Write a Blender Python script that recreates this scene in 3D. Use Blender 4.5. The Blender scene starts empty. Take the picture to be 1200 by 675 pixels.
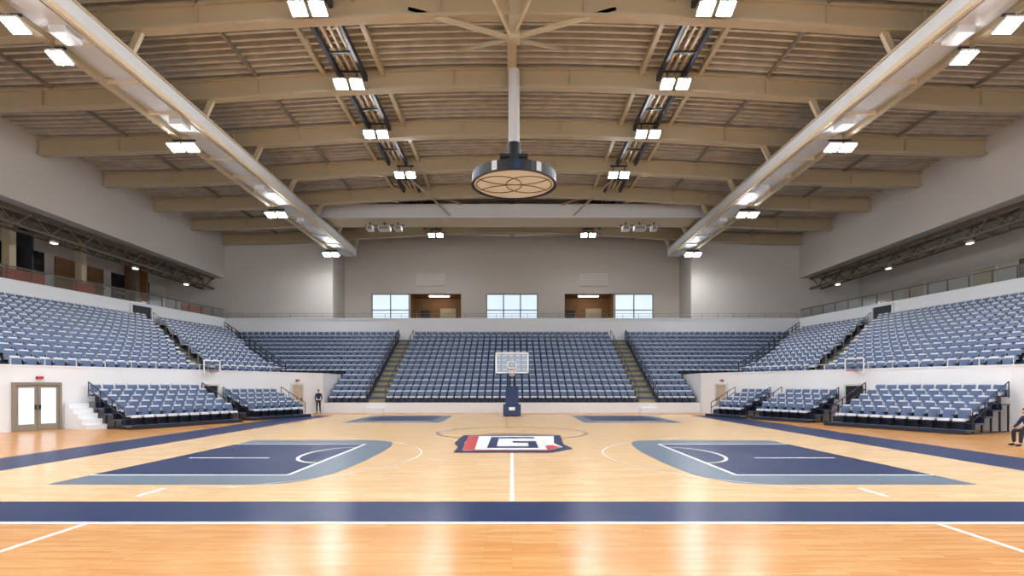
import bpy, math, random
from mathutils import Vector, Matrix
random.seed(4)
S = bpy.context.scene
COL = S.collection

# ------------------------------------------------------------------ materials
def lin(c):
    c = c/255.0
    return c/12.92 if c <= 0.04045 else ((c+0.055)/1.055)**2.4
def L(rgb): return (lin(rgb[0]), lin(rgb[1]), lin(rgb[2]), 1)
MATS = {}
def mat(name, rgb, rough=0.6, metal=0.0, var=0.08, scale=3.0, emit=None, estr=0.0, spec=0.5):
    if name in MATS: return MATS[name]
    m = bpy.data.materials.new(name); m.use_nodes = True
    nt = m.node_tree; b = nt.nodes['Principled BSDF']
    b.inputs['Roughness'].default_value = rough
    b.inputs['Metallic'].default_value = metal
    b.inputs['Specular IOR Level'].default_value = spec
    tc = nt.nodes.new('ShaderNodeTexCoord')
    n = nt.nodes.new('ShaderNodeTexNoise'); n.inputs['Scale'].default_value = scale
    n.inputs['Detail'].default_value = 4
    nt.links.new(tc.outputs['Object'], n.inputs['Vector'])
    r = nt.nodes.new('ShaderNodeMix'); r.data_type = 'RGBA'
    c = L(rgb)
    r.inputs['A'].default_value = (c[0]*(1-var), c[1]*(1-var), c[2]*(1-var), 1)
    r.inputs['B'].default_value = (min(1, c[0]*(1+var)), min(1, c[1]*(1+var)), min(1, c[2]*(1+var)), 1)
    nt.links.new(n.outputs['Fac'], r.inputs['Factor'])
    nt.links.new(r.outputs['Result'], b.inputs['Base Color'])
    if emit:
        b.inputs['Emission Color'].default_value = L(emit)
        b.inputs['Emission Strength'].default_value = estr
    MATS[name] = m
    return m

def wood(name, c1, c2, c3, rough, fac):
    m = bpy.data.materials.new(name); m.use_nodes = True
    nt = m.node_tree; b = nt.nodes['Principled BSDF']
    tc = nt.nodes.new('ShaderNodeTexCoord')
    br = nt.nodes.new('ShaderNodeTexBrick')
    br.offset = 0.37; br.offset_frequency = 2
    br.inputs['Scale'].default_value = 1.0
    br.inputs['Brick Width'].default_value = 0.9
    br.inputs['Row Height'].default_value = 0.085
    br.inputs['Mortar Size'].default_value = 0.0015
    br.inputs['Color1'].default_value = L(c1); br.inputs['Color2'].default_value = L(c2)
    br.inputs['Mortar'].default_value = L(c3)
    nt.links.new(tc.outputs['Object'], br.inputs['Vector'])
    mp = nt.nodes.new('ShaderNodeMapping'); mp.inputs['Scale'].default_value = (0.8, 9, 1)
    nt.links.new(tc.outputs['Object'], mp.inputs['Vector'])
    no = nt.nodes.new('ShaderNodeTexNoise'); no.inputs['Scale'].default_value = 2.2; no.inputs['Detail'].default_value = 6
    nt.links.new(mp.outputs['Vector'], no.inputs['Vector'])
    mx = nt.nodes.new('ShaderNodeMix'); mx.data_type = 'RGBA'; mx.blend_type = 'MULTIPLY'
    mx.inputs['Factor'].default_value = fac
    cr = nt.nodes.new('ShaderNodeValToRGB')
    cr.color_ramp.elements[0].position = 0.32; cr.color_ramp.elements[0].color = (0.74, 0.62, 0.46, 1)
    cr.color_ramp.elements[1].position = 0.65; cr.color_ramp.elements[1].color = (1, 1, 1, 1)
    nt.links.new(no.outputs['Fac'], cr.inputs['Fac'])
    nt.links.new(br.outputs['Color'], mx.inputs['A']); nt.links.new(cr.outputs['Color'], mx.inputs['B'])
    nt.links.new(mx.outputs['Result'], b.inputs['Base Color'])
    b.inputs['Roughness'].default_value = rough
    b.inputs['Specular IOR Level'].default_value = 0.33
    MATS[name] = m
    return m

M_COURT = wood('maple_court', (236, 204, 156), (224, 186, 132), (190, 146, 96), 0.24, .45)
M_APRON = wood('maple_apron', (220, 168, 106), (206, 146, 82), (146, 96, 50), 0.25, .6)
M_NAVY = mat('court_navy_paint', (10, 36, 84), 0.32, var=0.06, spec=.16)
M_GREY = mat('court_grey_paint', (98, 114, 130), 0.32, var=0.05, spec=.25)
M_LINE = mat('court_white_paint', (244, 244, 242), 0.3, var=0.02)
M_RED = mat('red_paint', (190, 50, 45), 0.35)
M_TANL = mat('tan_paint', (142, 122, 104), 0.35)
M_WALL = mat('painted_wall', (204, 199, 193), 0.8, var=0.03, scale=0.6)
M_WALLC = mat('painted_wall_taupe', (186, 178, 168), 0.8, var=0.03, scale=0.6)
M_WALLW = mat('white_concrete', (234, 236, 240), 0.7, var=0.03, scale=0.8)
M_CONC = mat('concrete_tread', (92, 100, 114), 0.8, var=0.1)
M_BEAM = mat('beam_tan_paint', (182, 168, 140), 0.5, var=0.05)
M_BEAML = mat('girder_soffit_tan', (208, 190, 160), 0.5, var=0.05)
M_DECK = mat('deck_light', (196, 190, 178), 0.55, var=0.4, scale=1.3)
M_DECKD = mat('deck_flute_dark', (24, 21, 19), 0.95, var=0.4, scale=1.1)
M_DARK = mat('black_steel', (30, 32, 38), 0.5)
M_RAIL = mat('rail_dark_blue', (30, 38, 58), 0.45)
M_DUCT = mat('galvanised_grey', (208, 211, 214), 0.5, metal=0.0, var=0.05)
M_TRAY = mat('cable_tray_slate', (50, 56, 70), 0.5)
M_SEAT = mat('seat_shell_slate', (80, 98, 130), 0.4, var=0.35, scale=2.4)
M_PAN = mat('seat_pan_grey', (208, 215, 226), 0.4, var=0.12)
M_SLEG = mat('seat_bracket', (20, 28, 46), 0.5)
M_STEP = mat('aisle_step', (158, 148, 112), 0.8)
M_BRONZE = mat('bronze_truss', (96, 82, 66), 0.6)
M_PURL = mat('purlin_grey', (140, 132, 118), 0.6)
M_BROWN = mat('concourse_brown', (134, 96, 60), 0.7, var=0.2)
M_GLASSD = mat('suite_dark_glass', (40, 44, 50), 0.1, var=0.2)
M_ORANGE = mat('orange_panel', (176, 72, 40), 0.5)
M_DOOR = mat('door_paint', (214, 214, 214), 0.5)
M_BEIGE = mat('beige_door', (190, 175, 150), 0.5)
M_WIN = mat('daylit_window_glass', (215, 228, 240), 0.2, emit=(205, 226, 246), estr=.6)
M_FIX = mat('fixture_housing', (210, 210, 212), 0.4)
M_LAMP = mat('lamp_lens', (255, 255, 255), 0.3, emit=(250, 252, 255), estr=180)
M_LAMPS = mat('downlight_lens', (255, 255, 255), 0.3, emit=(255, 244, 225), estr=10)
M_PBLUE = mat('padding_navy', (26, 48, 92), 0.5)
M_NET = mat('white_cord', (235, 235, 235), 0.7)
M_SKIN = mat('skin', (205, 160, 132), 0.6)
M_HAIR = mat('hair_dark', (40, 30, 25), 0.7)
M_CLOTH = mat('navy_cloth', (34, 44, 72), 0.85)
M_TROU = mat('charcoal_cloth', (38, 40, 48), 0.85)
M_SIGN = mat('exit_sign_red', (200, 50, 40), 0.4, emit=(230, 50, 40), estr=0.2)
def glass(name):
    m = bpy.data.materials.new(name); m.use_nodes = True
    nt = m.node_tree; nt.nodes.remove(nt.nodes['Principled BSDF'])
    o = nt.nodes['Material Output']
    t = nt.nodes.new('ShaderNodeBsdfTransparent'); t.inputs['Color'].default_value = (.86, .9, .92, 1)
    g = nt.nodes.new('ShaderNodeBsdfGlossy'); g.inputs['Roughness'].default_value = .08
    x = nt.nodes.new('ShaderNodeMixShader'); x.inputs[0].default_value = .12
    nt.links.new(t.outputs[0], x.inputs[1]); nt.links.new(g.outputs[0], x.inputs[2])
    nt.links.new(x.outputs[0], o.inputs[0])
    return m
M_GLASS = glass('clear_glass')

# ------------------------------------------------------------------ mesh builder
class MB:
    def __init__(s): s.v = []; s.f = []; s.mi = []; s.ml = []
    def m(s, mt):
        if mt not in s.ml: s.ml.append(mt)
        return s.ml.index(mt)
    def face(s, pts, mt):
        b = len(s.v); s.v += [tuple(p) for p in pts]
        s.f.append(tuple(range(b, b+len(pts)))); s.mi.append(s.m(mt))
    def hexa(s, p, mt):
        b = len(s.v); s.v += [tuple(q) for q in p]; k = s.m(mt)
        for q in ((3,2,1,0),(4,5,6,7),(0,1,5,4),(1,2,6,5),(2,3,7,6),(3,0,4,7)):
            s.f.append(tuple(b+i for i in q)); s.mi.append(k)
    def box(s, x0, x1, y0, y1, z0, z1, mt):
        s.hexa([(x0,y0,z0),(x1,y0,z0),(x1,y1,z0),(x0,y1,z0),(x0,y0,z1),(x1,y0,z1),(x1,y1,z1),(x0,y1,z1)], mt)
    def obox(s, o, u, n, a0, a1, b0, b1, z0, z1, mt):
        def P(a, b, z): return (o[0]+a*u[0]+b*n[0], o[1]+a*u[1]+b*n[1], z)
        s.hexa([P(a0,b0,z0),P(a1,b0,z0),P(a1,b1,z0),P(a0,b1,z0),P(a0,b0,z1),P(a1,b0,z1),P(a1,b1,z1),P(a0,b1,z1)], mt)
    def beam(s, p0, p1, w, h, mt):
        p0 = Vector(p0); p1 = Vector(p1); d = (p1-p0).normalized()
        up = Vector((0,0,1)) if abs(d.z) < .95 else Vector((0,1,0))
        r = d.cross(up).normalized()*w/2; t = r.cross(d).normalized()*h/2
        s.hexa([p0-r-t, p0+r-t, p1+r-t, p1-r-t, p0-r+t, p0+r+t, p1+r+t, p1-r+t], mt)
    def cyl(s, p0, p1, r0, mt, n=12, r1=None):
        r1 = r0 if r1 is None else r1
        p0 = Vector(p0); p1 = Vector(p1); d = (p1-p0).normalized()
        up = Vector((0,0,1)) if abs(d.z) < .95 else Vector((0,1,0))
        a = d.cross(up).normalized(); c = a.cross(d)
        b = len(s.v); k = s.m(mt)
        for i in range(n):
            t = 2*math.pi*i/n; o = a*math.cos(t)+c*math.sin(t)
            s.v.append(tuple(p0+o*r0)); s.v.append(tuple(p1+o*r1))
        for i in range(n):
            j = (i+1) % n
            s.f.append((b+2*i, b+2*j, b+2*j+1, b+2*i+1)); s.mi.append(k)
        s.f.append(tuple(b+2*i for i in range(n))); s.mi.append(k)
        s.f.append(tuple(b+2*i+1 for i in range(n))[::-1]); s.mi.append(k)
    def obj(s, name, parent=None, bevel=0):
        me = bpy.data.meshes.new(name); me.from_pydata(s.v, [], s.f)
        for m in s.ml: me.materials.append(m)
        me.polygons.foreach_set('material_index', s.mi)
        me.update()
        o = bpy.data.objects.new(name, me); COL.objects.link(o)
        if bevel:
            bm = o.modifiers.new('bevel', 'BEVEL'); bm.width = bevel; bm.segments = 2
        if parent: o.parent = parent
        return o

# ------------------------------------------------------------------ floor and court
b = MB(); b.box(-40, 40, -20, 64, -.3, 0, M_APRON); b.obj('floor')
b = MB()
def rect(x0, x1, y0, y1, z, mt): b.box(x0, x1, y0, y1, .0005, z, mt)
rect(-12.0, 12.0, 9.5, 37.1, .003, M_COURT)
rect(-14.1, 14.1, 8.07, 9.56, .005, M_NAVY)
for s in (-1, 1):
    xs = sorted((s*12.0, s*14.1)); rect(xs[0], xs[1], 9.56, 37.1, .005, M_NAVY)
rect(-14.2, 14.2, 8.03, 8.12, .007, M_LINE)
rect(-12.0, 12.0, 37.1, 37.25, .007, M_LINE)
def poly(pts, z, mt): b.face([(x, y, z) for x, y in pts], mt)
def arcline(cx, cy, rx, ry, a0, a1, w, z, mt, n=40):
    for i in range(n):
        t0 = math.radians(a0+(a1-a0)*i/n); t1 = math.radians(a0+(a1-a0)*(i+1)/n)
        q = [(cx+(rx+w/2)*math.cos(t0), cy+(ry+w/2)*math.sin(t0)), (cx+(rx+w/2)*math.cos(t1), cy+(ry+w/2)*math.sin(t1)),
             (cx+(rx-w/2)*math.cos(t1), cy+(ry-w/2)*math.sin(t1)), (cx+(rx-w/2)*math.cos(t0), cy+(ry-w/2)*math.sin(t0))]
        if t1 < t0: q = q[::-1]
        poly(q, z, mt)
def P(pts, z, mt):
    area = sum(pts[i][0]*pts[(i+1) % len(pts)][1]-pts[(i+1) % len(pts)][0]*pts[i][1] for i in range(len(pts)))
    if area < 0: pts = pts[::-1]
    poly(pts, z, mt)
for s in (-1, 1):
    pts = [(9.4, 11.2), (9.4, 20.3)]
    n = 24
    for i in range(n+1):
        t = math.pi/2 - math.pi*i/n
        c = abs(math.cos(t))**0.55; sn = math.copysign(abs(math.sin(t))**0.75, math.sin(t))
        pts.append((5.4-1.5*c, 15.75+4.55*sn))
    P([(s*x, y) for x, y in pts], .007, M_GREY)
    def R(a, c, y0, y1, z, mt):
        q = sorted((s*a, s*c)); rect(q[0], q[1], y0, y1, z, mt)
    R(9.4, 5.0, 12.4, 18.9, .009, M_NAVY)
    R(9.4, 4.98, 12.34, 12.41, .012, M_LINE); R(9.4, 4.98, 18.86, 18.95, .012, M_LINE)
    R(5.04, 4.95, 12.4, 18.9, .012, M_LINE)
    R(8.9, 6.7, 15.25, 15.35, .012, M_LINE)
    if s < 0: arcline(-5.0, 16.1, 1.0, 1.8, 90, 270, .1, .0125, M_LINE)
    else: arcline(5.0, 16.1, 1.0, 1.8, -90, 90, .1, .0125, M_LINE)
    if s < 0: arcline(-9.4, 15.8, 6.75, 6.0, -68, 68, .04, .0095, M_LINE)
    else: arcline(9.4, 15.8, 6.75, 6.0, 112, 248, .04, .0095, M_LINE)
    R(6.2, 6.13, -10, 8.05, .006, M_LINE)
    R(6.8, 6.72, 10.0, 10.8, .008, M_LINE)
    R(9.2, 3.9, 30, 36.9, .007, M_GREY)
    R(8.6, 4.6, 31.2, 36.9, .009, M_NAVY)
    R(8.6, 4.6, 31.1, 31.25, .012, M_LINE)
rect(-.04, .04, 9.6, 16.4, .012, M_LINE)
arcline(0, 23.6, 3.15, 3.15, 0, 360, .16, .008, M_TANL, 64)
P([(-1.75,16.5),(1.2,16.5),(1.95,17.6),(1.75,19.0),(1.95,22.4),(-1.95,22.4),(-2.0,19.2),(-1.75,18)], .010, M_NAVY)
P([(-1.5,17.0),(1.1,17.0),(1.65,18.0),(1.45,19.2),(1.65,21.9),(-1.7,21.9),(-1.65,19.2),(-1.45,18)], .0125, M_LINE)
P([(-1.55,17.1),(-1.15,17.0),(-1.3,21.8),(-1.72,21.8)], .0135, M_RED)
P([(1.1,17.0),(1.6,18.0),(1.35,18.6),(1.1,18.4)], .0135, M_RED)
P([(-1.15,17.0),(1.1,17.0),(1.1,17.25),(-1.15,17.25)], .0135, M_RED)
def ring(ix0, ix1, iy0, iy1, w, z, mt):
    P([(ix0,iy0),(ix0+w,iy0),(ix0+w,iy1),(ix0,iy1)], z, mt)
    P([(ix0,iy1-w*1.9),(ix1,iy1-w*1.9),(ix1,iy1),(ix0,iy1)], z+.0003, mt)
    P([(ix0,iy0),(ix1,iy0),(ix1,iy0+w*1.7),(ix0,iy0+w*1.7)], z+.0003, mt)
    P([(ix1-w,iy0),(ix1,iy0),(ix1,iy0+(iy1-iy0)*.5),(ix1-w,iy0+(iy1-iy0)*.5)], z, mt)
    P([((ix0+ix1)/2,iy0+(iy1-iy0)*.42),(ix1,iy0+(iy1-iy0)*.42),(ix1,iy0+(iy1-iy0)*.58),((ix0+ix1)/2,iy0+(iy1-iy0)*.58)], z+.0006, mt)
ring(-.8, .85, 17.7, 21.5, .3, .014, M_NAVY)
P([(-1.2,22.75),(1.2,22.75),(.9,23.3),(-.9,23.3)], .010, M_TANL)
b.obj('basketball_court_markings')

# ------------------------------------------------------------------ seats
def seat_template():
    t = MB()
    prof = [(-.22,.44),(.22,.44),(.235,.6),(.235,.78),(.19,.87),(-.19,.87),(-.235,.78),(-.235,.6)]
    def by(x, z): return .17+(z-.44)*.22+ (-.9*x*x+.03)
    fr = [(x, by(x, z)-.02, z) for x, z in prof]; bk = [(x, by(x, z)+.025, z) for x, z in prof]
    t.face(fr, M_SEAT); t.face(bk[::-1], M_SEAT)
    for i in range(8):
        j = (i+1) % 8; t.face([fr[j], fr[i], bk[i], bk[j]], M_PAN)
    t.hexa([(-.19, by(.19,.84)-.035, .82), (.19, by(.19,.84)-.035, .82), (.19, by(.19,.84)+.03, .82), (-.19, by(.19,.84)+.03, .82),
            (-.17, by(.19,.88)-.03, .885), (.17, by(.19,.88)-.03, .885), (.17, by(.19,.88)+.03, .885), (-.17, by(.19,.88)+.03, .885)], M_PAN)
    pr = [(-.28,.36),(-.255,.46),(-.1,.47),(.17,.435),(.17,.39),(-.1,.40),(-.22,.345)]
    l = [(-.22, y, z) for y, z in pr]; r = [(.22, y, z) for y, z in pr]
    t.face(l[::-1], M_PAN); t.face(r, M_PAN)
    for i in range(7):
        j = (i+1) % 7; t.face([l[i], l[j], r[j], r[i]], M_PAN)
    t.box(-.03, .03, -.02, .2, 0, .4, M_SLEG)
    t.box(.24, .285, -.16, .2, .56, .6, M_SLEG)
    t.box(.245, .28, .04, .16, .3, .58, M_SLEG)
    t.box(-.27, .27, .1, .2, .3, .36, M_SLEG)
    return t
TPL = seat_template()
def seat_bank(name, seats, parent=None):
    o = MB(); o.ml = list(TPL.ml)
    for (x, y, z, a) in seats:
        ca, sa = math.cos(a), math.sin(a); base = len(o.v)
        o.v += [(x+vx*ca-vy*sa, y+vx*sa+vy*ca, z+vz) for vx, vy, vz in TPL.v]
        o.f += [tuple(base+i for i in f) for f in TPL.f]; o.mi += TPL.mi
    return o.obj(name, parent)

# ------------------------------------------------------------------ far stand
NR = 14
D0, DR, Z0, ZR = 41.0, .9, .75, .43
SP = .565
def sideX(d): return 15.4+12.6*(d-37.7)/16.3
st = MB(); steps = MB(); seats = []
for i in range(NR):
    d = D0+DR*i; z = Z0+ZR*i
    lim = 14.0 if i < 5 else sideX(d)-.15
    st.box(-lim, lim, d, 54.0, z-ZR if i else 0, z, M_CONC)
    st.box(-lim, lim, d-.012, d, (z-ZR) if i else 0, z, M_WALLW if i == 0 else M_CONC)
    for s in (-1, 1):
        q = sorted((s*10.7, s*9.45))
        if i == 0: steps.box(q[0], q[1], d-.45, d-.013, 0, z/2, M_WALLW)
        else: steps.box(q[0], q[1], d-.45, d-.013, z-ZR, z-ZR/2, M_STEP)
        steps.box(q[0], q[1], d, d+.43, z+.002, z+.012, M_STEP)
    x = -9.1
    while x < 9.2:
        seats.append((x, d+.42, z, 0)); x += SP
    for s in (-1, 1):
        x = 11.05
        while x < lim-.3:
            seats.append((s*x, d+.42, z, 0)); x += SP
root = bpy.data.objects.new('far_seating_stand', None); COL.objects.link(root)
st.obj('risers', root); steps.obj('aisle_steps', root); seat_bank('seats', seats, root)
def rail_line(m, p0, p1, n, h=1.0, w=.05, mt=M_RAIL, mid=2):
    p0 = Vector(p0); p1 = Vector(p1)
    for k in range(n+1):
        p = p0.lerp(p1, k/n); m.beam(p, p+Vector((0,0,h)), w, w, mt)
    for q in range(mid+1):
        hh = h*(1-q/(mid+1)); m.beam(p0+Vector((0,0,hh)), p1+Vector((0,0,hh)), w, w, mt)
rl = MB()
for s in (-1, 1):
    for xx in (10.78, 9.38):
        rail_line(rl, (s*xx, D0, Z0), (s*xx, D0+DR*13, Z0+ZR*13), 9, h=.95, w=.06 if xx > 10 else .04, mid=2 if xx > 10 else 0)
rl.obj('aisle_handrails', root)

b = MB(); b.box(-28, 28, 54, 54.25, 5.5, 8.5, M_WALLW)
b.box(-28, 28, 53.96, 54.29, 8.5, 8.58, M_WALLW); b.obj('wall_far_parapet')
b = MB(); rail_line(b, (-27.8, 54.12, 8.58), (27.8, 54.12, 8.58), 36, h=.45, w=.035, mt=M_PURL, mid=1); b.obj('parapet_railing')
b = MB(); b.box(-36, 36, 54.25, 66, 7.3, 7.6, M_CONC); b.obj('concourse_floor')

# ------------------------------------------------------------------ side stands
NS = 14
def lerp2(a, c, t): return (a[0]+(c[0]-a[0])*t, a[1]+(c[1]-a[1])*t)
Bp = [(22.5, 12), (21.7, 24), (15.4, 37.7)]
Tp = [(32.5, 12), (31.3, 31), (28.0, 54.0)]
SZ0, SZR = 2.45, .335
def side(s, name):
    root = bpy.data.objects.new(name, None); COL.objects.link(root)
    st = MB(); seats = []; sp = MB()
    def Q(st_i, j):
        p = lerp2(Bp[st_i], Tp[st_i], j/NS); return (s*p[0], p[1])
    for j in range(NS):
        z = SZ0+SZR*j
        for k in range(2):
            a, c, d, e = Q(k, j), Q(k+1, j), Q(k+1, j+1), Q(k, j+1)
            zb = z-SZR-.3
            pts = [a, c, d, e]
            if s < 0: pts = pts[::-1]
            st.hexa([(x, y, zb) for x, y in pts]+[(x, y, z) for x, y in pts], M_CONC)
            f0 = lerp2(a, e, .5); f1 = lerp2(c, d, .5)
            ln = math.hypot(f1[0]-f0[0], f1[1]-f0[1]); ux, uy = (f1[0]-f0[0])/ln, (f1[1]-f0[1])/ln
            nx, ny = (uy, -ux) if s < 0 else (-uy, ux)
            ang = math.atan2(ny, nx)+math.pi/2
            t = .35
            aisles = [] if k == 0 else [ln*.62]
            while t < ln-.25:
                if not any(abs(t-q) < .6 for q in aisles):
                    seats.append((f0[0]+ux*t, f0[1]+uy*t, z, ang))
                t += SP
            for q in aisles:
                o = (f0[0]+ux*q, f0[1]+uy*q)
                sp.obox(o, (ux, uy), (nx, ny), -.5, .5, .15, .55, z, z+.012, M_STEP)
                sp.obox(o, (ux, uy), (nx, ny), -.5, .5, -.5, -.15, z, z+SZR/2, M_STEP)
    for j in range(NS):
        z = SZ0+SZR*j; a, c = Q(2, j), Q(2, j+1)
        dx, dy = .12, .12
        st.hexa([(a[0],a[1],0),(c[0],c[1],0),(c[0]-s*dx,c[1]+dy,0),(a[0]-s*dx,a[1]+dy,0),
                 (a[0],a[1],z+.12),(c[0],c[1],z+.12),(c[0]-s*dx,c[1]+dy,z+.12),(a[0]-s*dx,a[1]+dy,z+.12)], M_WALLW)
    st.obj('risers', root); seat_bank('seats', seats, root); sp.obj('aisle_steps', root)
    r = MB()
    a, c = Q(2, 0), Q(2, NS)
    rail_line(r, (a[0], a[1], SZ0+.1), (c[0], c[1], SZ0+SZR*NS+.1), 12, h=.95, w=.06, mid=2)
    f0 = lerp2(Q(1, 0), Q(2, 0), .62); f1 = lerp2(Q(1, NS), Q(2, NS), .62)
    rail_line(r, (f0[0], f0[1], SZ0), (f1[0], f1[1], SZ0+SZR*NS), 7, h=.85, w=.035, mt=M_PURL, mid=0)
    r.obj('handrails', root)
    return root
side(-1, 'side_seating_stand'); side(1, 'side_seating_stand')

def wall_poly(name, pts, th, z0, z1, mt, cap=None):
    b = MB()
    for i in range(len(pts)-1):
        p, q = Vector(pts[i]+(0,)), Vector(pts[i+1]+(0,)); u = (q-p).normalized(); ln = (q-p).length
        n = Vector((-u.y, u.x, 0))
        b.obox(p, u, n, 0 if i == 0 else -.02, ln+.02, -th/2, th/2, z0, z1, mt)
        if cap: b.obox(p, u, n, 0, ln, -th/2-.03, th/2+.03, z1, z1+.07, cap)
    return b.obj(name)
for s, nm in ((-1, 'left'), (1, 'right')):
    wall_poly('wall_'+nm+'_lower', [(s*22.5, 8), (s*21.7, 24), (s*15.4, 37.7), (s*14.0, 40.75), (s*14.12, 45.4)], .22, 0, 2.85, M_WALLW, M_WALLW)
    b = MB()
    pts = [(s*15.4, 37.9), (s*14.1, 40.85), (s*14.1, 45.5), (s*21.3, 45.5)]
    if s < 0: pts = pts[::-1]
    b.hexa([(x, y, 2.2) for x, y in pts]+[(x, y, 2.45) for x, y in pts], M_CONC)
    b.obj('landing_'+nm)
    wall_poly('wall_'+nm+'_balcony_parapet', [(s*32.7, 12), (s*31.5, 31), (s*28.1, 54.1)], .25, 6.3, 8.5, M_WALLW, M_WALLW)
    b = MB(); p = Vector((s*31.5, 31, 0)); q = Vector((s*28.1, 54.1, 0)); u = (q-p).normalized()
    n = Vector((u.y, -u.x, 0)) if s < 0 else Vector((-u.y, u.x, 0))
    t0 = 12.2
    b.obox(p, u, n, t0, t0+1.9, .13, .18, 7.2, 8.3, M_DARK)  # flat dark panel stands in for the shade inside the open vomitory
    b.obox(p, u, n, t0-.12, t0, .13, .3, 7.2, 8.4, M_WALLW); b.obox(p, u, n, t0+1.9, t0+2.02, .13, .3, 7.2, 8.4, M_WALLW)
    b.obox(p, u, n, t0-.12, t0+2.02, .13, .3, 8.3, 8.42, M_WALLW)
    b.obj('vomitory_shade_panel_'+nm)
    g = MB()
    for (p, q) in (((s*32.7, 12), (s*31.5, 31)), ((s*31.5, 31), (s*28.1, 54.0))):
        p = Vector(p+(0,)); q = Vector(q+(0,)); ln = (q-p).length; u = (q-p)/ln; n = Vector((-u.y, u.x, 0)); k = int(ln/1.5)
        for i in range(k):
            g.obox(p, u, n, ln*i/k+.05, ln*(i+1)/k-.05, -.01, .01, 8.6, 9.35, M_GLASS)
            g.obox(p, u, n, ln*i/k-.025, ln*i/k+.025, -.03, .03, 8.57, 9.42, M_BRONZE)
        g.obox(p, u, n, 0, ln, -.035, .035, 9.36, 9.43, M_BRONZE)
    g.obj('balcony_railing')
    q = sorted((s*29.0, s*29.25)); b = MB(); b.box(q[0], q[1], -20, 56, 13.0, 17.35, M_WALL); b.obj('wall_'+nm)
    q = sorted((s*29.0, s*36)); b = MB(); b.box(q[0], q[1], -20, 55.98, 12.85, 13.0, M_WALL); b.obj('soffit_'+nm)
    q = sorted((s*31.6, s*36)); b = MB(); b.box(q[0], q[1], -20, 31, 7.3, 7.6, M_CONC)
    b.hexa([(x, y, z) for z in (7.3, 7.6) for x, y in ([(s*31.5,31),(s*36,31),(s*36,54.2),(s*28.2,54.2)][::(1 if s > 0 else -1)])], M_CONC)
    b.obj('balcony_floor_'+nm)
    q = sorted((s*35.0, s*35.25)); b = MB(); b.box(q[0], q[1], -20, 56, 7.6, 12.85, M_WALL); b.obj('wall_'+nm+'_balcony')
    t = MB(); x = s*30.0
    for zz, ww in ((11.75, .16), (12.75, .16)):
        t.beam((x, 10, zz), (x, 55.8, zz), ww, ww, M_BRONZE); t.beam((x+s*1.1, 10, zz), (x+s*1.1, 55.8, zz), ww, ww, M_BRONZE)
    y = 10; up = True
    while y < 55:
        t.beam((x, y, 11.75 if up else 12.75), (x, y+1.3, 12.75 if up else 11.75), .08, .08, M_BRONZE)
        t.beam((x+s*1.1, y, 11.75 if up else 12.75), (x+s*1.1, y+1.3, 12.75 if up else 11.75), .08, .08, M_BRONZE)
        t.beam((x, y, 11.75), (x+s*1.1, y+1.3, 11.75), .07, .07, M_BRONZE)
        y += 1.3; up = not up
    for y in (22, 29, 37, 45, 52):
        t.box(min(x+s*.4, x+s*.7), max(x+s*.4, x+s*.7), y-.2, y+.2, 11.5, 11.66, M_FIX)
        t.box(min(x+s*.43, x+s*.67), max(x+s*.43, x+s*.67), y-.17, y+.17, 11.47, 11.5, M_LAMPS)
    t.obj('balcony_truss_with_downlights')
b = MB()
for i, y in enumerate((24, 30, 36, 42, 48)):
    b.box(-34.98, -34.9, y+.4, y+5.4, 7.7, 11.9, M_GLASSD if i % 2 == 0 or i > 3 else M_BROWN)
    b.box(-34.9, -34.8, y+2.8, y+2.95, 7.7, 11.9, M_DARK)
    b.box(-34.92, -34.8, y+.4, y+5.4, 10.2, 10.35, M_BRONZE)
    b.box(-32.9, -32.4, y-.25, y+.25, 7.6, 12.85, M_BEAM if i != 4 else M_BRONZE)
b.box(-34.95, -32.9, 38.0, 38.15, 7.6, 12.8, M_GLASSD); b.box(-34.95, -32.9, 50, 50.15, 7.6, 12.8, M_BROWN)
b.obj('suite_fitout')
b = MB()
for (y0, y1) in ((34.0, 36.6), (38.6, 40.2), (48.8, 51.6)):
    xa = 31.5-3.4*(y0-31)/23.1; xb = 31.5-3.4*(y1-31)/23.1
    b.hexa([(-xa-.25, y0, 8.6), (-xa-.15, y0, 8.6), (-xb-.15, y1, 8.6), (-xb-.25, y1, 8.6), (-xa-.25, y0, 9.3), (-xa-.15, y0, 9.3), (-xb-.15, y1, 9.3), (-xb-.25, y1, 9.3)], M_ORANGE)
b.obj('balcony_banner')
b = MB()
for y0, y1, m in ((47, 49.5, M_BEIGE), (36.6, 38.2, M_BRONZE), (40, 42, M_BEIGE), (33, 35, M_GLASSD)):
    b.box(34.9, 34.98, y0, y1, 7.6, 10.7, m); b.box(34.86, 34.99, y0-.1, y0, 7.6, 10.8, M_DOOR); b.box(34.86, 34.99, y1, y1+.1, 7.6, 10.8, M_DOOR)
    b.box(34.86, 34.99, y0, y1, 10.7, 10.8, M_DOOR)
b.obj('balcony_doors')

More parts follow.
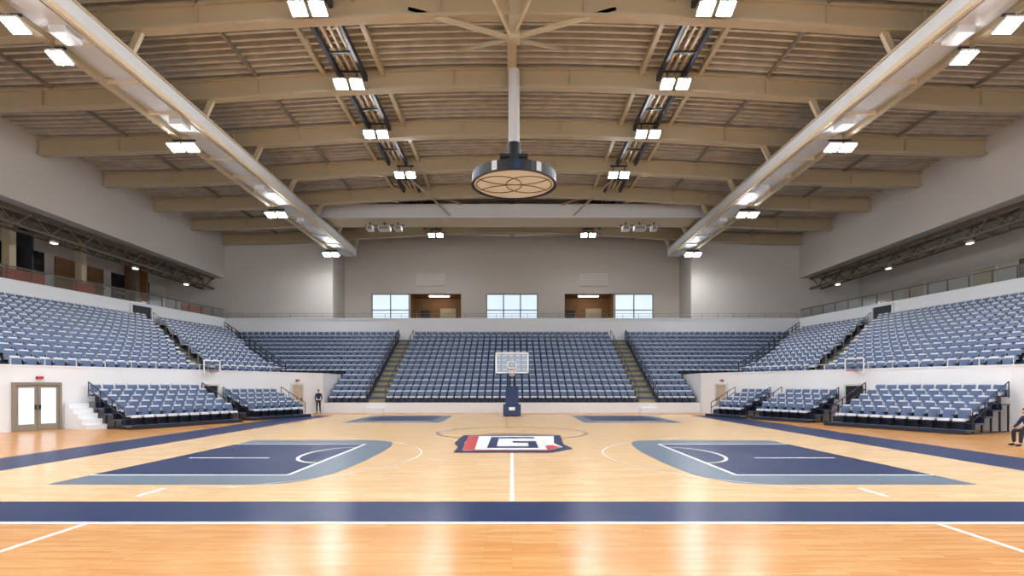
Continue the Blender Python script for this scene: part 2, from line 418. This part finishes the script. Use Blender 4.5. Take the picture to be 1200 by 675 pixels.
# ------------------------------------------------------------------ back wall
ops = [(-15.2, -5.5), (-2.8, 2.8), (5.7, 15.3)]
b = MB(); ZL, ZH = 8.7, 11.95
b.box(-18.1, 18.1, 60, 60.3, 7.6, ZL, M_WALLC); b.box(-18.1, 18.1, 60, 60.3, ZH, 18.2, M_WALLC)
xs = [-18.1]+[v for o in ops for v in o]+[18.1]
for i in range(0, len(xs), 2): b.box(xs[i], xs[i+1], 60, 60.3, ZL, ZH, M_WALLC)
b.obj('wall_back')
for s, nm in ((-1, 'left'), (1, 'right')):
    q = sorted((s*18.1, s*36)); b = MB(); b.box(q[0], q[1], 56, 56.3, 7.6, 18, M_WALL)
    q = sorted((s*18.1, s*18.35)); b.box(q[0], q[1], 56.3, 60.3, 7.6, 18.2, M_WALLC); b.obj('wall_back_'+nm)
def window(name, x0, x1, n):
    w = MB(); y = 60.12
    w.box(x0+.1, x1-.1, y, y+.03, ZL+.1, ZH-.1, M_WIN)
    for k in range(n+1):
        xx = x0+.05+(x1-x0-.1)*k/n; w.box(xx-.06, xx+.06, y-.06, y+.09, ZL, ZH, M_PURL)
    for zz in (ZL+.06, ZL+1.5, ZH-.06): w.box(x0, x1, y-.06, y+.09, zz-.05, zz+.05, M_PURL)
    w.obj(name)
window('window_1', -15.2, -11.1, 2); window('window_2', -2.8, 2.8, 3); window('window_3', 11.1, 15.3, 2)
b = MB()
for s in (-1, 1):
    q = sorted((s*5.6, s*11.0))
    b.box(q[0], q[1], 63.5, 63.7, 7.6, 12.2, M_BROWN)
    b.box(q[0]-.1, q[0], 60.31, 63.7, 7.6, 12.2, M_BROWN); b.box(q[1], q[1]+.1, 60.31, 63.7, 7.6, 12.2, M_BROWN)
    b.box(q[0], q[1], 60.31, 63.7, 12.0, 12.2, M_BROWN)
    b.box(q[0]+1.8, q[0]+4.0, 61.6, 61.9, 11.9, 11.99, M_LAMPS)  # glowing strip added to brighten the brown alcove interior
    b.box(q[0]+.6, q[0]+1.6, 63.3, 63.49, 7.6, 10.6, M_DARK); b.box(q[1]-2.6, q[1]-.8, 63.3, 63.49, 9.6, 10.8, M_BEAM)
b.obj('concourse_alcoves')
b = MB()
for s in (-1, 1):
    q = sorted((s*7.3, s*10.3)); b.box(q[0], q[1], 59.86, 60, 12.8, 14.1, M_WALL)
    for k in range(6): b.box(q[0]+.08, q[1]-.08, 59.82, 59.86, 12.9+.2*k, 13.0+.2*k, M_WALLC)
b.obj('wall_vent_panels')

# ------------------------------------------------------------------ roof
def archZ(x): return 17.75-1.15*(1-math.cos(math.pi*min(abs(x), 29.2)/29.2))/2
b = MB()
NX = 32; xs = [-29.2+58.4*i/NX for i in range(NX+1)]
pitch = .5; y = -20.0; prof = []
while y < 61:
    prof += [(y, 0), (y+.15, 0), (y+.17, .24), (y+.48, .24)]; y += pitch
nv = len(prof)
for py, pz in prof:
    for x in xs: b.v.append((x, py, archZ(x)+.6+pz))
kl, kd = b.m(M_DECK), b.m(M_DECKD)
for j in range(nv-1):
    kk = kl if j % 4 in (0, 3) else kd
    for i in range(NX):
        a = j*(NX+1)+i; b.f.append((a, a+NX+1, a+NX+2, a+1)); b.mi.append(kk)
b.obj('ceiling')
ARCH = [17.6, 23.0, 28.5, 34.0, 39.4, 44.9, 50.3, 55.5]
ARCHN = [-15, -9.6, -4.1, 1.3, 6.7, 12.2]
for d in ARCHN+ARCH:
    b = MB(); n = 40; X_ = [-28.95+57.9*i/n for i in range(n+1)]
    for (w, z0, z1) in ((.5, -.5, -.4), (.14, -.4, .4), (.45, .4, .5)):
        base = len(b.v); k = b.m(M_BEAM)
        for x in X_:
            z = archZ(x)
            b.v += [(x, d-w/2, z+z0), (x, d+w/2, z+z0), (x, d+w/2, z+z1), (x, d-w/2, z+z1)]
        for i in range(n):
            for q in range(4):
                r = (q+1) % 4; b.f.append((base+4*i+q, base+4*i+r, base+4*i+4+r, base+4*i+4+q)); b.mi.append(k)
        b.f.append((base, base+1, base+2, base+3)); b.mi.append(k)
        e = base+4*n; b.f.append((e+3, e+2, e+1, e)); b.mi.append(k)
    for x in (-24, -17, -13, -8.1, -3, 3, 8.1, 13, 17, 24):
        z = archZ(x); b.box(x-.03, x+.03, d-.22, d+.22, z-.4, z+.42, M_BEAM)
    b.obj('roof_arch_beam')
b = MB()
for x in (-23.5, -13, 13, 23.5):
    z = archZ(x)+.5; b.beam((x, -18, z), (x, 60, z), .12, .18, M_PURL)
b.beam((0, -18, archZ(0)+.35), (0, 60, archZ(0)+.35), .45, .4, M_BEAM)
b.obj('roof_purlins')
for s in (-1, 1):
    b = MB(); z = archZ(8.1)+.2
    for dx in (-.62, .62):
        b.beam((s*8.1+dx, -18, z), (s*8.1+dx, 58, z), .16, .3, M_TRAY)
    for dx in (-.34, .0, .34): b.beam((s*8.1+dx, -18, z+.15), (s*8.1+dx, 58, z+.15), .12, .14, M_BEAML)
    for dx in (-1.5, 1.5): b.beam((s*8.1+dx, -18, z+.25), (s*8.1+dx, 58, z+.25), .22, .3, M_BEAM)
    y = -17
    while y < 58: b.beam((s*8.1-.6, y, z), (s*8.1+.6, y, z), .1, .08, M_TRAY); y += 2.7
    b.obj('lighting_rail')

def lamp_pair(x, y, z, gap=.4, w=.62, dep=.62, tilt=-.38, drop=.3):
    m = MB()
    for dx in (-gap, gap):
        c, sn = math.cos(tilt), math.sin(tilt)
        def T(px, py, pz): return (x+dx+px, y+py*c-pz*sn, z+py*sn+pz*c)
        def bx(x0, x1, y0, y1, z0, z1, mt):
            m.hexa([T(*p) for p in [(x0,y0,z0),(x1,y0,z0),(x1,y1,z0),(x0,y1,z0),(x0,y0,z1),(x1,y0,z1),(x1,y1,z1),(x0,y1,z1)]], mt)
        bx(-w/2, w/2, -dep/2, dep/2, .03, .13, M_FIX)
        bx(-w/2+.04, w/2-.04, -dep/2+.04, dep/2-.04, 0, .03, M_LAMP)
        for k in range(5): bx(-w/2+.05+.12*k, -w/2+.07+.12*k, -dep/2, dep/2, .13, .2, M_DARK)
        m.beam((x+dx, y+.05, z+.12), (x+dx, y+.05, z+drop+.4), .05, .05, M_DARK)
        if gap == 0: break
    m.beam((x-gap-.2, y+.05, z+drop+.38), (x+gap+.2, y+.05, z+drop+.38), .08, .08, M_DARK)
    m.obj('floodlight_pair')
for d in [-15, -9.6, -4.1, 1.3, 6.7, 12.2, 17.6, 23.0, 28.5, 34.0, 39.9, 55.5]:
    for s in (-1, 1): lamp_pair(s*(8.1 if d < 39 else 7.5), d-1.0, archZ(8.1)-.62 if d < 39 else 16.75)

# ------------------------------------------------------------------ catwalk box girders
for s in (-1, 1):
    b = MB(); x1, x2 = 15.7, 17.7
    def bx(a, c, y0, y1, z0, z1, mt):
        q = sorted((s*a, s*c)); b.box(q[0], q[1], y0, y1, z0, z1, mt)
    bx(x1, x1+.16, -15, 56, 14.98, 15.2, M_BEAML); bx(x1+.02, x1+.14, -15, 56, 15.2, 15.75, M_DUCT)
    bx(x1-.03, x1+.2, -15, 56, 15.75, 15.85, M_BEAM)
    bx(x2-.3, x2, -15, 56, 14.98, 15.5, M_BEAM)
    bx(x1+.14, x2-.28, -15, 56, 15.2, 15.26, M_DUCT)
    bx(x1+.3, x1+1.2, -15, 56, 15.03, 15.2, M_DUCT)
    y = -14
    while y < 56:
        bx(x1+.14, x2-.28, y, y+.07, 14.98, 15.2, M_BEAML); y += 2.7
    for y in (-14, 6, 20, 27, 36, 43): bx(x1+.4, x1+1.0, y, y+.8, 14.75, 15.05, M_DUCT)
    for d in ARCHN+ARCH:
        b.beam((s*(x1+.1), d, 15.8), (s*(x1-.3), d, archZ(x1)-.45), .2, .26, M_BEAM)
        b.beam((s*(x2-.1), d, 15.4), (s*(x2+.9), d, archZ(x2)-.45), .2, .26, M_BEAM)
    b.obj('lighting_catwalk')
    for y in (-9, -4, 3, 8.5, 14, 19.3, 21.2, 29.2, 40.7, 53.0):
        lamp_pair(s*17.3, y, 14.5, gap=.0 if y in (19.3, 21.2) else .4, w=.66, dep=.66, drop=.05, tilt=-.3)

# cross girder
b = MB(); b.box(-17.2, 17.2, 47, 47.2, 16.3, 17.4, M_DUCT); b.box(-17.2, 17.2, 46.95, 49.7, 16.2, 16.3, M_BEAML)
b.box(-17.2, 17.2, 46.88, 47, 16.2, 16.42, M_DUCT)
for k in range(7): b.box(-16.8+5.6*k-.04, -16.8+5.6*k+.04, 46.95, 47, 16.4, 17.38, M_DUCT)
b.box(-17.2, 17.2, 49.5, 49.7, 16.3, 17.4, M_DUCT)
b.obj('cross_girder')
b = MB()
for s in (-1, 1):
    for (x0, x1) in ((9.6, 10.2), (10.6, 11.6), (12.1, 12.6)):
        q = sorted((s*x0, s*x1)); b.box(q[0], q[1], 48.0, 48.7, 15.5, 15.9, M_DUCT)
        b.box(q[0]+.08, q[1]-.08, 47.97, 48.0, 15.55, 15.85, M_PURL)
        b.beam((s*(x0+x1)/2, 48.3, 15.9), (s*(x0+x1)/2, 48.3, 16.2), .1, .1, M_DARK)
    b.beam((s*9.4, 48.3, 15.95), (s*12.8, 48.3, 15.95), .08, .1, M_BRONZE)
b.obj('hanging_speaker_units')
b = MB()
for s in (-1, 1):
    for d in (39.4, 44.9):
        b.beam((s*9.2, d, archZ(8)-.7), (s*12.5, d, archZ(12)+.2), .1, .12, M_BEAM)
    b.beam((s*4.3, 46.8, 17.3), (s*7.5, 44.9, 17.9), .12, .12, M_BEAM)
    b.beam((0, 23.0, 16.4), (s*4.3, 23.0, archZ(4)-.1), .14, .16, M_BEAM)
    b.beam((0, 23.0, 16.4), (s*2.6, 26.5, 18.0), .12, .12, M_BEAM)
    b.beam((0, 23.0, 16.4), (s*1.6, 20.0, 18.0), .12, .12, M_BEAM)
    b.beam((s*5.2, 46.9, 16.4), (s*7.6, 40.2, 17.2), .09, .1, M_BEAM)
b.obj('roof_bracing')

# ------------------------------------------------------------------ hanging scoreboard ring
root = bpy.data.objects.new('hanging_scoreboard', None); COL.objects.link(root)
cx, cy, cz = .1, 28.0, 12.15
b = MB()
b.cyl((cx, cy, 14.2), (cx, cy, 17.9), .28, M_DUCT, 20); b.cyl((cx, cy, 13.3), (cx, cy, 14.2), .36, M_DARK, 20)
b.box(cx-.7, cx+.7, cy-.3, cy+.3, 13.45, 13.6, M_DARK)
b.beam((cx, 23.0, 16.3), (cx, 23.0, 18), .45, .45, M_BEAM)
b.obj('hanger', root)
b = MB(); n = 48; R0 = 2.12
for i in range(n):
    t0, t1 = 2*math.pi*i/n, 2*math.pi*(i+1)/n
    mt = [M_DARK, M_PBLUE, M_PBLUE, M_DUCT][(0 if i % 4 else (2 if i % 8 else 3))]
    def pt(r, t, z): return (cx+r*math.cos(t), cy+r*math.sin(t), z)
    b.hexa([pt(R0-.12,t0,cz), pt(R0,t0,cz), pt(R0,t1,cz), pt(R0-.12,t1,cz), pt(R0-.12,t0,cz+.45), pt(R0,t0,cz+.45), pt(R0,t1,cz+.45), pt(R0-.12,t1,cz+.45)], mt)
    b.hexa([pt(R0-.1,t0,cz-.06), pt(R0+.03,t0,cz-.06), pt(R0+.03,t1,cz-.06), pt(R0-.1,t1,cz-.06), pt(R0-.1,t0,cz), pt(R0+.03,t0,cz), pt(R0+.03,t1,cz), pt(R0-.1,t1,cz)], M_DARK)
b.obj('led_rim', root)
M_UND = mat('scoreboard_underside_cream', (232, 224, 206), 0.5)
b = MB(); b.cyl((cx, cy, cz), (cx, cy, cz+.06), 2.02, M_UND, 48); b.cyl((cx, cy, cz+.2), (cx, cy, cz+1.05), 1.5, M_DARK, 32, .35)
def arc3(ox, oy, r, a0, a1):
    for i in range(24):
        t0, t1 = math.radians(a0+(a1-a0)*i/24), math.radians(a0+(a1-a0)*(i+1)/24)
        b.beam((cx+ox+r*math.cos(t0), cy+oy+r*math.sin(t0), cz-.015), (cx+ox+r*math.cos(t1), cy+oy+r*math.sin(t1), cz-.015), .035, .03, M_BRONZE)
arc3(-.75, 0, 1.15, 0, 360); arc3(.75, 0, 1.15, 0, 360)
arc3(0, 2.3, 2.3, 222, 318); arc3(0, -2.3, 2.3, 42, 138)
b.obj('underside_grille', root)

# ------------------------------------------------------------------ basketball hoop
root = bpy.data.objects.new('basketball_hoop', None); COL.objects.link(root)
b = MB()
def wedge(x0, x1, y0f, y0b, z0, y1f, y1b, z1, mt):
    b.hexa([(x0,y0f,z0),(x1,y0f,z0),(x1,y0b,z0),(x0,y0b,z0),(x0,y1f,z1),(x1,y1f,z1),(x1,y1b,z1),(x0,y1b,z1)], mt)
wedge(-.58, .58, 36.1, 38.3, .05, 36.2, 38.2, .75, M_PBLUE)
wedge(-.42, .42, 36.25, 37.6, .75, 36.5, 37.2, 1.95, M_PBLUE)
for sx in (-.4, .4):
    for sy in (36.4, 38.0): b.cyl((sx-.05, sy, .075), (sx+.05, sy, .075), .06, M_DARK)
b.box(-.2, .2, 36.15, 36.22, .25, .6, M_LINE)
b.obj('padded_base', root, .03)
b = MB()
for sx in (-.14, .14):
    b.beam((sx, 36.9, 1.6), (sx, 35.55, 3.3), .1, .12, M_DARK)
    b.beam((sx, 37.1, 1.6), (sx, 35.55, 3.75), .07, .09, M_DARK)
b.beam((-.14, 36.2, 2.5), (.14, 36.2, 2.5), .06, .06, M_DARK)
b.obj('lift_arm', root)
b = MB(); y = 35.4; z0, z1 = 2.82, 4.1; w = 1.03
b.box(-w, w, y, y+.015, z0, z1, M_GLASS)
for (a0, a1, c0, c1) in ((-w-.03, w+.03, z0-.04, z0+.05), (-w-.03, w+.03, z1-.05, z1+.03), (-w-.03, -w+.05, z0, z1), (w-.05, w+.03, z0, z1)):
    b.box(a0, a1, y-.02, y+.04, c0, c1, M_LINE)
for (a0, a1, c0, c1) in ((-.3, .3, 3.1, 3.15), (-.3, .3, 3.5, 3.55), (-.3, -.25, 3.1, 3.55), (.25, .3, 3.1, 3.55)):
    b.box(a0, a1, y-.01, y, c0, c1, M_LINE)
b.box(-w, w, y-.05, y+.06, z0-.12, z0-.03, M_PBLUE)
b.obj('backboard', root)
b = MB()
for i in range(24):
    t0, t1 = 2*math.pi*i/24, 2*math.pi*(i+1)/24
    b.beam((.23*math.cos(t0), 35.0+.23*math.sin(t0), 3.05), (.23*math.cos(t1), 35.0+.23*math.sin(t1), 3.05), .025, .025, M_ORANGE)
b.box(-.07, .07, 35.2, 35.4, 3.0, 3.06, M_ORANGE)
for i in range(12):
    t = 2*math.pi*i/12
    for dt in (.5, -.5):
        b.beam((.23*math.cos(t), 35+.23*math.sin(t), 3.04), (.15*math.cos(t+dt), 35+.15*math.sin(t+dt), 2.62), .014, .014, M_NET)
b.obj('rim_and_net', root)

# ------------------------------------------------------------------ retractable bleachers
def wallpt(s, t): return (s*(21.0-7*t), 25.5+15.1*t)
def bleacher(s, t0, t1, rows, rise=.26, dep=.68):
    root = bpy.data.objects.new('retractable_bleacher', None); COL.objects.link(root)
    a, c = wallpt(s, t0), wallpt(s, t1); ln = math.hypot(c[0]-a[0], c[1]-a[1]); u = ((c[0]-a[0])/ln, (c[1]-a[1])/ln)
    n = (u[1], -u[0]) if s < 0 else (-u[1], u[0])
    ang = math.atan2(n[1], n[0])+math.pi/2
    m = MB(); seats = []
    off = .3+rows*dep
    for k in range(rows):
        b1 = off-k*dep; b0 = b1-dep; z = .18+rise*k
        m.obox(a, u, n, 0, ln, b0, b1, z-.06, z, M_CONC)
        m.obox(a, u, n, 0, ln, b1-.03, b1+.01, max(.02, z-rise), z, M_RAIL)
        t = .32
        while t < ln-.25:
            seats.append((a[0]+u[0]*t+n[0]*(b0+.28), a[1]+u[1]*t+n[1]*(b0+.28), z, ang)); t += SP
        for e in (.03, ln-.03):
            m.obox(a, u, n, e-.03, e+.03, b0, b1, .014, .06, M_DARK)
            m.obox(a, u, n, e-.03, e+.03, b0+.05, b0+.12, .05, z-.06, M_DARK)
    m.obj('frame', root); seat_bank('seats', seats, root)
    r = MB()
    for e in (0, ln):
        def Pt(bb, z): return (a[0]+u[0]*e+n[0]*bb, a[1]+u[1]*e+n[1]*bb, z)
        rail_line(r, Pt(off-.5, .2), Pt(.4, .18+rise*rows), 3, h=.7, w=.035, mid=1)
    r.obj('end_rails', root)
    return a, u, n, ln
bleacher(-1, .07, .42, 5); bleacher(-1, .50, .76, 4)
bleacher(1, -.10, .27, 5); bleacher(1, .36, .58, 4); bleacher(1, .63, .80, 4)
b = MB(); a = wallpt(-1, .01); u = (7/16.64, 15.1/16.64); n = (u[1], -u[0])
for k in range(5): b.obox(a, u, n, .1, .95, .2, .2+.35*(5-k), .0+.24*k, .24*(k+1), M_WALLW)
b.obj('access_steps')
def door(name, s, t, w, h, leaves, mt, glassy=True):
    a = wallpt(s, t); u = (-s*7/16.64, 15.1/16.64); n = (u[1], -u[0]) if s < 0 else (-u[1], u[0])
    m = MB(); y0, y1 = .115, .17
    fm = M_PURL if glassy else M_DOOR
    m.obox(a, u, n, -.1, 0, y0, y1+.04, 0, h+.1, fm); m.obox(a, u, n, w, w+.1, y0, y1+.04, 0, h+.1, fm)
    m.obox(a, u, n, 0, w, y0, y1+.04, h, h+.1, fm)
    lw = w/leaves
    for k in range(leaves):
        m.obox(a, u, n, k*lw+.01, (k+1)*lw-.01, y0, y1, 0.01, h-.01, M_PURL if glassy else mt)
        if glassy: m.obox(a, u, n, k*lw+.13, (k+1)*lw-.13, y1, y1+.01, .3, h-.15, M_WIN)
        m.obox(a, u, n, k*lw+(lw-.12 if k == 0 else .05), k*lw+(lw-.06 if k == 0 else .11), y1+.01, y1+.06, .95, 1.15, M_DARK)
    m.obj(name)
door('door_1', -1, -.095, 1.65, 2.05, 2, M_DOOR)
door('door_2', -1, .435, .9, 2.0, 1, M_DARK, False)
door('door_3', 1, .285, 1.0, 2.0, 1, M_DARK, False)
door('door_4', 1, .86, .9, 2.05, 1, M_BEIGE, False)
door('door_5', -1, .83, .9, 2.05, 1, M_BEIGE, False)
def wallbox(m, s, t, w, z0, z1, mt, d0=.11, d1=.2):
    a = wallpt(s, t); u = (-s*7/16.64, 15.1/16.64); n = (u[1], -u[0]) if s < 0 else (-u[1], u[0])
    m.obox(a, u, n, -w/2, w/2, d0, d1, z0, z1, mt)
for s, t in ((-1, -.04), (1, .885), (-1, .86)):
    b = MB(); wallbox(b, s, t, .26, 2.3, 2.42, M_DARK); wallbox(b, s, t, .22, 2.31, 2.41, M_SIGN, .2, .205); b.obj('exit_sign')
for s, t in ((-1, .45), (1, .3)):
    a = wallpt(s, t); u = (-s*7/16.64, 15.1/16.64); n = (u[1], -u[0]) if s < 0 else (-u[1], u[0])
    m = MB()
    m.obox(a, u, n, -.5, .5, .55, .57, 2.75, 3.45, M_GLASS)
    for (q0, q1, z0, z1) in ((-.5, .5, 2.72, 2.77), (-.5, .5, 3.42, 3.47), (-.53, -.48, 2.72, 3.47), (.48, .53, 2.72, 3.47)):
        m.obox(a, u, n, q0, q1, .54, .59, z0, z1, M_LINE)
    m.obox(a, u, n, -.04, .04, .12, .55, 2.72, 2.8, M_RED); m.obox(a, u, n, -.22, .22, .58, .95, 2.83, 2.86, M_RED)
    m.obj('wall_mounted_backboard')
for s in (-1, 1):
    b = MB(); rail_line(b, (s*21.7, 24, 2.92), (s*15.4, 37.7, 2.92), 12, h=.3, w=.03, mt=M_DUCT, mid=0); b.obj('parapet_railing')

# ------------------------------------------------------------------ people
def skin(name, V, E, Rr, mt, parent, lvl=1):
    me = bpy.data.meshes.new(name); me.from_pydata(V, E, []); me.materials.append(mt)
    o = bpy.data.objects.new(name, me); COL.objects.link(o); o.parent = parent
    o.modifiers.new('skin', 'SKIN')
    for i, r in enumerate(Rr):
        sv = me.skin_vertices[0].data[i]
        sv.radius = r if isinstance(r, tuple) else (r, r); sv.use_root = (i == 0)
    sm = o.modifiers.new('sub', 'SUBSURF'); sm.levels = lvl; sm.render_levels = lvl
    return o
def hand(parent, p, d, side_, name):
    p = Vector(p); d = Vector(d).normalized(); sd = d.cross(Vector((0, 1, .2))).normalized()*side_
    nn = d.cross(sd).normalized()
    V = [p, p+d*.05]; E = [(0, 1)]; R_ = [(.026, .02), (.032, .018)]
    for k, ln in enumerate((.065, .078, .073, .058)):
        o = (k-1.5)*.02; i = len(V)
        V += [p+d*.09+sd*o, p+d*(.09+ln*.5)+sd*o*1.1+nn*.006, p+d*(.09+ln*.9)+sd*o*1.1+nn*.028]
        E += [(1, i), (i, i+1), (i+1, i+2)]; R_ += [.010, .009, .007]
    i = len(V); V += [p+d*.03+sd*.036, p+d*.065+sd*.055+nn*.012, p+d*.09+sd*.058+nn*.02]; E += [(0, i), (i, i+1), (i+1, i+2)]; R_ += [.012, .01, .008]
    skin(name, [tuple(v) for v in V], E, R_, M_SKIN, parent)
def head(parent, c, yaw=0, name='head'):
    m = MB()
    rz = Matrix.Rotation(yaw, 3, 'Z'); c = Vector(c)
    def sph(cc, rx, ry, rz_, mt, cond=None, n1=16, n2=12):
        base = {}
        for j in range(n2+1):
            for i in range(n1):
                th = math.pi*j/n2; ph = 2*math.pi*i/n1
                z = math.cos(th); r = math.sin(th)
                jaw = 1-.22*max(0, -z)
                p = Vector((rx*r*math.cos(ph)*jaw, ry*r*math.sin(ph)*jaw, rz_*z))
                base[(j, i)] = c+rz@(Vector(cc)+p)
        for j in range(n2):
            for i in range(n1):
                q = [base[(j, i)], base[(j+1, i)], base[(j+1, (i+1) % n1)], base[(j, (i+1) % n1)]]
                mid = rz.inverted()@(sum(q, Vector())/4-c)
                if cond and not cond(mid): continue
                m.face(q, mt)
    sph((0, 0, 0), .076, .095, .118, M_SKIN)
    sph((0, .008, .012), .083, .1, .118, M_HAIR, cond=lambda p: p.z > .05 or (p.y > .02 and p.z > -.06))
    for sx in (-1, 1):
        sph((sx*.03, -.082, .005), .013, .01, .008, M_NET, n1=8, n2=6); sph((sx*.03, -.09, .005), .006, .005, .006, M_HAIR, n1=6, n2=4)
        sph((sx*.078, .005, -.005), .01, .02, .03, M_SKIN, n1=8, n2=6)
    sph((0, -.098, -.025), .013, .018, .022, M_SKIN, n1=8, n2=6); sph((0, -.083, -.062), .025, .01, .008, M_RED, n1=8, n2=6)
    m.obj(name, parent)
pr = bpy.data.objects.new('standing_person', None); COL.objects.link(pr); pr.location = (-13.85, 39.7, .0)
skin('shirt', [(0,0,1.0),(0,0,1.2),(0,0,1.38),(0,0,1.47),(-.17,0,1.41),(-.24,.02,1.14),(-.22,-.08,.93),(.17,0,1.41),(.24,.02,1.14),(.22,-.08,.93)],
     [(0,1),(1,2),(2,3),(2,4),(4,5),(5,6),(2,7),(7,8),(8,9)], [(.15,.11),(.14,.11),(.16,.11),.06,.065,.048,.035,.065,.048,.035], M_CLOTH, pr)
skin('trousers', [(0,0,.98),(-.09,0,.9),(-.11,-.02,.5),(-.12,0,.1),(.09,0,.9),(.11,-.02,.5),(.12,.02,.1)], [(0,1),(1,2),(2,3),(0,4),(4,5),(5,6)], [(.15,.11),.095,.065,.05,.095,.065,.05], M_TROU, pr)
skin('shoes_left', [(-.12,.04,.05),(-.13,-.06,.045),(-.14,-.17,.035)], [(0,1),(1,2)], [.045,.045,.035], M_DARK, pr)
skin('shoes_right', [(.12,.06,.05),(.13,-.04,.045),(.14,-.15,.035)], [(0,1),(1,2)], [.045,.045,.035], M_DARK, pr)
skin('neck', [(0,.005,1.45),(0,0,1.55)], [(0,1)], [.055,.05], M_SKIN, pr); head(pr, (0,-.01,1.62), .3)
hand(pr, (-.22,-.085,.92), (0,-.15,-1), 1, 'hand_left'); hand(pr, (.22,-.085,.92), (0,-.15,-1), -1, 'hand_right')
rt = bpy.data.objects.new('seated_person', None); COL.objects.link(rt); rt.location = (17.2, 18.4, .0); rt.rotation_euler = (0, 0, -math.pi/2)
skin('jacket', [(0,.02,.52),(0,-.02,.72),(0,-.09,.92),(0,-.12,1.0),(-.18,-.08,.93),(-.26,-.2,.7),(-.16,-.42,.62),(.18,-.08,.93),(.26,-.2,.7),(.16,-.42,.62)],
     [(0,1),(1,2),(2,3),(2,4),(4,5),(5,6),(2,7),(7,8),(8,9)], [(.17,.13),(.155,.13),(.17,.12),.065,.075,.055,.04,.075,.055,.04], M_CLOTH, rt)
skin('trousers', [(0,.03,.53),(-.1,-.02,.52),(-.15,-.43,.52),(-.14,-.42,.1),(.1,-.02,.52),(.15,-.43,.52),(.14,-.46,.1)], [(0,1),(1,2),(2,3),(0,4),(4,5),(5,6)], [(.16,.12),.1,.075,.052,.1,.075,.052], M_TROU, rt)
skin('shoes_left', [(-.14,-.4,.05),(-.14,-.5,.045),(-.15,-.6,.035)], [(0,1),(1,2)], [.045,.045,.035], M_DARK, rt)
skin('shoes_right', [(.14,-.44,.05),(.14,-.54,.045),(.15,-.64,.035)], [(0,1),(1,2)], [.045,.045,.035], M_DARK, rt)
skin('neck', [(0,-.1,.98),(0,-.14,1.08)], [(0,1)], [.055,.05], M_SKIN, rt); head(rt, (0,-.17,1.15))
hand(rt, (-.16,-.43,.62), (.3,-1,-.1), 1, 'hand_left'); hand(rt, (.16,-.43,.62), (-.3,-1,-.1), -1, 'hand_right')
b = MB()
b.box(-.22, .22, -.2, .22, .36, .40, M_DARK)
b.box(-.22, .22, .24, .27, .6, .85, M_DARK)
for sx in (-.2, .2):
    b.beam((sx, .26, .86), (sx, -.2, 0.01), .025, .025, M_DUCT); b.beam((sx, -.12, .38), (sx, .26, 0.01), .025, .025, M_DUCT)
b.beam((-.2, .2, .1), (.2, .2, .1), .02, .02, M_DUCT)
ch = b.obj('folding_chair'); ch.location = rt.location; ch.rotation_euler = rt.rotation_euler

# ------------------------------------------------------------------ world, camera
w = bpy.data.worlds.new('world'); S.world = w; w.use_nodes = True
bg = w.node_tree.nodes['Background']; bg.inputs[0].default_value = (.93, .96, 1, 1); bg.inputs[1].default_value = 1.9
cam = bpy.data.cameras.new('camera'); co = bpy.data.objects.new('camera', cam); COL.objects.link(co)
co.location = (0, 0, 2); co.rotation_euler = (math.pi/2, 0, 0)
cam.sensor_width = 36; cam.lens = 19.5; cam.shift_y = 114.5/1200; cam.clip_end = 300
S.camera = co
S.view_settings.view_transform = 'Standard'
S.view_settings.look = 'None'
S.view_settings.exposure = 0.36
